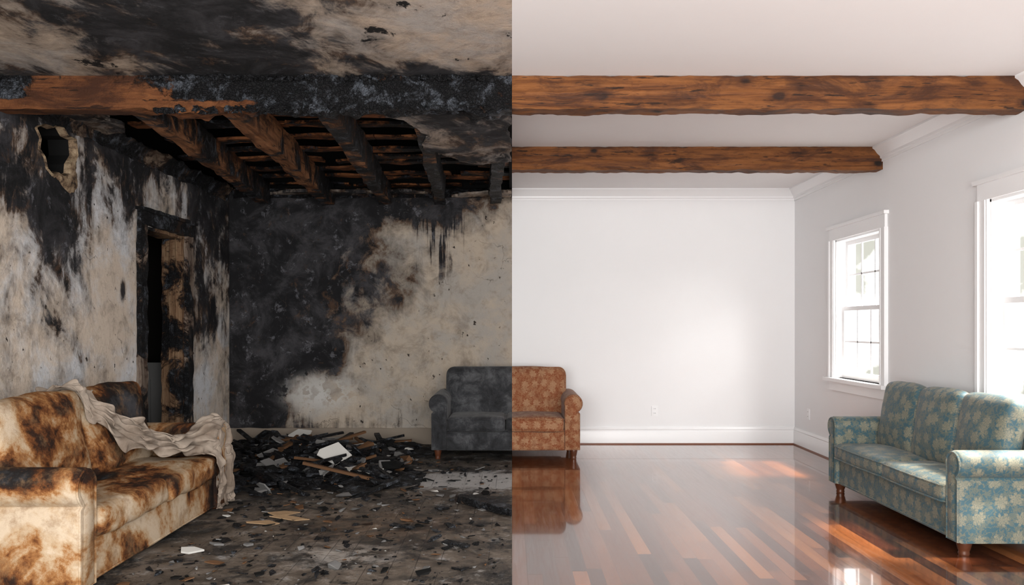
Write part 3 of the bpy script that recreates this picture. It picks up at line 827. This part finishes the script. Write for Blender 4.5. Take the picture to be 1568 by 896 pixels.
for px,py,sx,sy,a,c,zz in[(508,722,.19,.13,.85,.3,.07),(462,696,.16,.09,.6,-.4,.16),(412,706,.18,.06,.15,.5,.12),(556,731,.26,.10,.08,-.15,.05),(480,722,.1,.07,.5,1.2,.07),(600,722,.07,.05,.1,.6,0.02),(640,735,.04,.03,.05,.6,0),(290,846,.075,.045,.25,.2,0),(330,835,.06,.02,.05,-.3,0),(380,836,.04,.02,.1,1,0),(665,722,.06,.03,.1,.3,0),(540,716,.12,.05,.3,-.5,.07)]:
    x,y=FP(px,py); shard(b,x,y,zz,sx,sy,.012,E(a,.05,c),random.choice([0,0,1]) if sx<.15 else 0)
b.done('broken_plaster_slabs',[plasterm,greym])
b=B()
for px,py,sx,sy,c in[(448,796,.20,.04,-.1),(430,789,.14,.06,.5),(405,803,.13,.04,.2)]:
    x,y=FP(px,py); shard(b,x,y,0,sx,sy,.005,E(.12,.08,c),0,5)
b.done('torn_cardboard_scraps',[tanm])
def plank(name,pa,pb,w,t,mat,lift=0.0,lim=None,z0=0):
    a=Vector((*FP(*pa),0));c=Vector((*FP(*pb),0)); d=c-a; l=d.length
    mt=Matrix.Translation((a.x,a.y,z0))@Matrix.Rotation(math.atan2(d.y,d.x),4,'Z')@Matrix.Rotation(-lift,4,'Y')
    b=B(); b.gbox((0,-w/2,0.008),(l,w/2,t),.03,0,lambda p:p+Vector((noise.noise(p*20+a*5),noise.noise(p*9+a),noise.noise(p*9+Vector((5,5,5)))*.5))*.012,mt)
    if lim is not None:
        for v in b.v: v.x=min(v.x,lim)
    return b.done(name,[mat],40)
plank('charred_plank',(706,768),(810,796),.12,.06,trimc,0,-.002)
plank('charred_plank',(680,832),(716,840),.05,.02,charw)
plank('charred_plank',(372,716),(475,697),.09,.03,brownm,.06,None,.04)
plank('charred_plank',(530,690),(630,688),.08,.03,brownm,.04,None,.05)
plank('charred_plank',(600,806),(632,812),.05,.02,charw)
b=B(); x,y=FP(486,882)
chunk(b,x,y,0,.055,1.1,0); chunk(b,x+.03,y+.04,0,.04,1.2,0); chunk(b,x-.07,y,0,.02,1,0); chunk(b,x+.01,y-.02,.02,.04,1,0)
b.done('charcoal_lump',[charw])

# ------------------------------------------------------------------ world & lights
w=bpy.data.worlds.new('sky'); S.world=w; w.use_nodes=True; nt=w.node_tree; nt.nodes.clear()
o=nt.nodes.new('ShaderNodeOutputWorld'); bg=nt.nodes.new('ShaderNodeBackground'); nt.links.new(bg.outputs[0],o.inputs[0])
tc=nt.nodes.new('ShaderNodeTexCoord'); nz=nt.nodes.new('ShaderNodeTexNoise'); nz.inputs['Scale'].default_value=16; nz.inputs['Detail'].default_value=7
nt.links.new(tc.outputs['Generated'],nz.inputs['Vector'])
cr=nt.nodes.new('ShaderNodeValToRGB'); cr.color_ramp.elements[0].position=.42; cr.color_ramp.elements[0].color=(.20,.20,.175,1); cr.color_ramp.elements[1].position=.58; cr.color_ramp.elements[1].color=(1,1,1,1)
nt.links.new(nz.outputs['Fac'],cr.inputs[0])
nt.links.new(cr.outputs[0],bg.inputs[0]); bg.inputs[1].default_value=3.6

def area(name,loc,d,sx,sy,P,col=(1,1,1)):
    l=bpy.data.lights.new(name,'AREA'); l.shape='RECTANGLE'; l.size=sx; l.size_y=sy; l.energy=P; l.color=col
    ob=bpy.data.objects.new(name,l); S.collection.objects.link(ob); ob.location=loc; ob.rotation_euler=Vector(d).to_track_quat('-Z','Y').to_euler(); return ob
area('fill_light',(0.0,-.8,1.7),(.12,1,0.03),5.2,2.4,485,(1,.985,.97))  # added fill lamp behind the camera, brightens the whole room
area('window_daylight',(5.0,5.9,2.9),(-1,1.0,-.8),1.3,1.3,120,(1,.99,.97))
area('window_daylight',(4.5,5.0,3.3),(-1,.1,-1.1),1.6,1.0,240,(1,.98,.95))
area('window_daylight',(4.5,7.8,3.3),(-1,0,-1.1),1.6,1.0,170,(1,.98,.95))
sl=bpy.data.lights.new('sun','SUN'); sl.energy=22.0; sl.angle=math.radians(8); sl.color=(1,.93,.82)
so=bpy.data.objects.new('sun',sl); S.collection.objects.link(so); so.rotation_euler=Vector((-.60,.06,-1)).to_track_quat('-Z','Y').to_euler()

cam=bpy.data.cameras.new('camera'); co=bpy.data.objects.new('camera',cam); S.collection.objects.link(co)
co.location=(0,0,CH); co.rotation_euler=(math.pi/2,0,0); cam.sensor_width=36; cam.lens=36*F/1568; cam.shift_y=(HZ-448)/1568; cam.clip_start=.05
S.camera=co
S.view_settings.view_transform='Standard'; S.view_settings.look='None'; S.view_settings.exposure=0
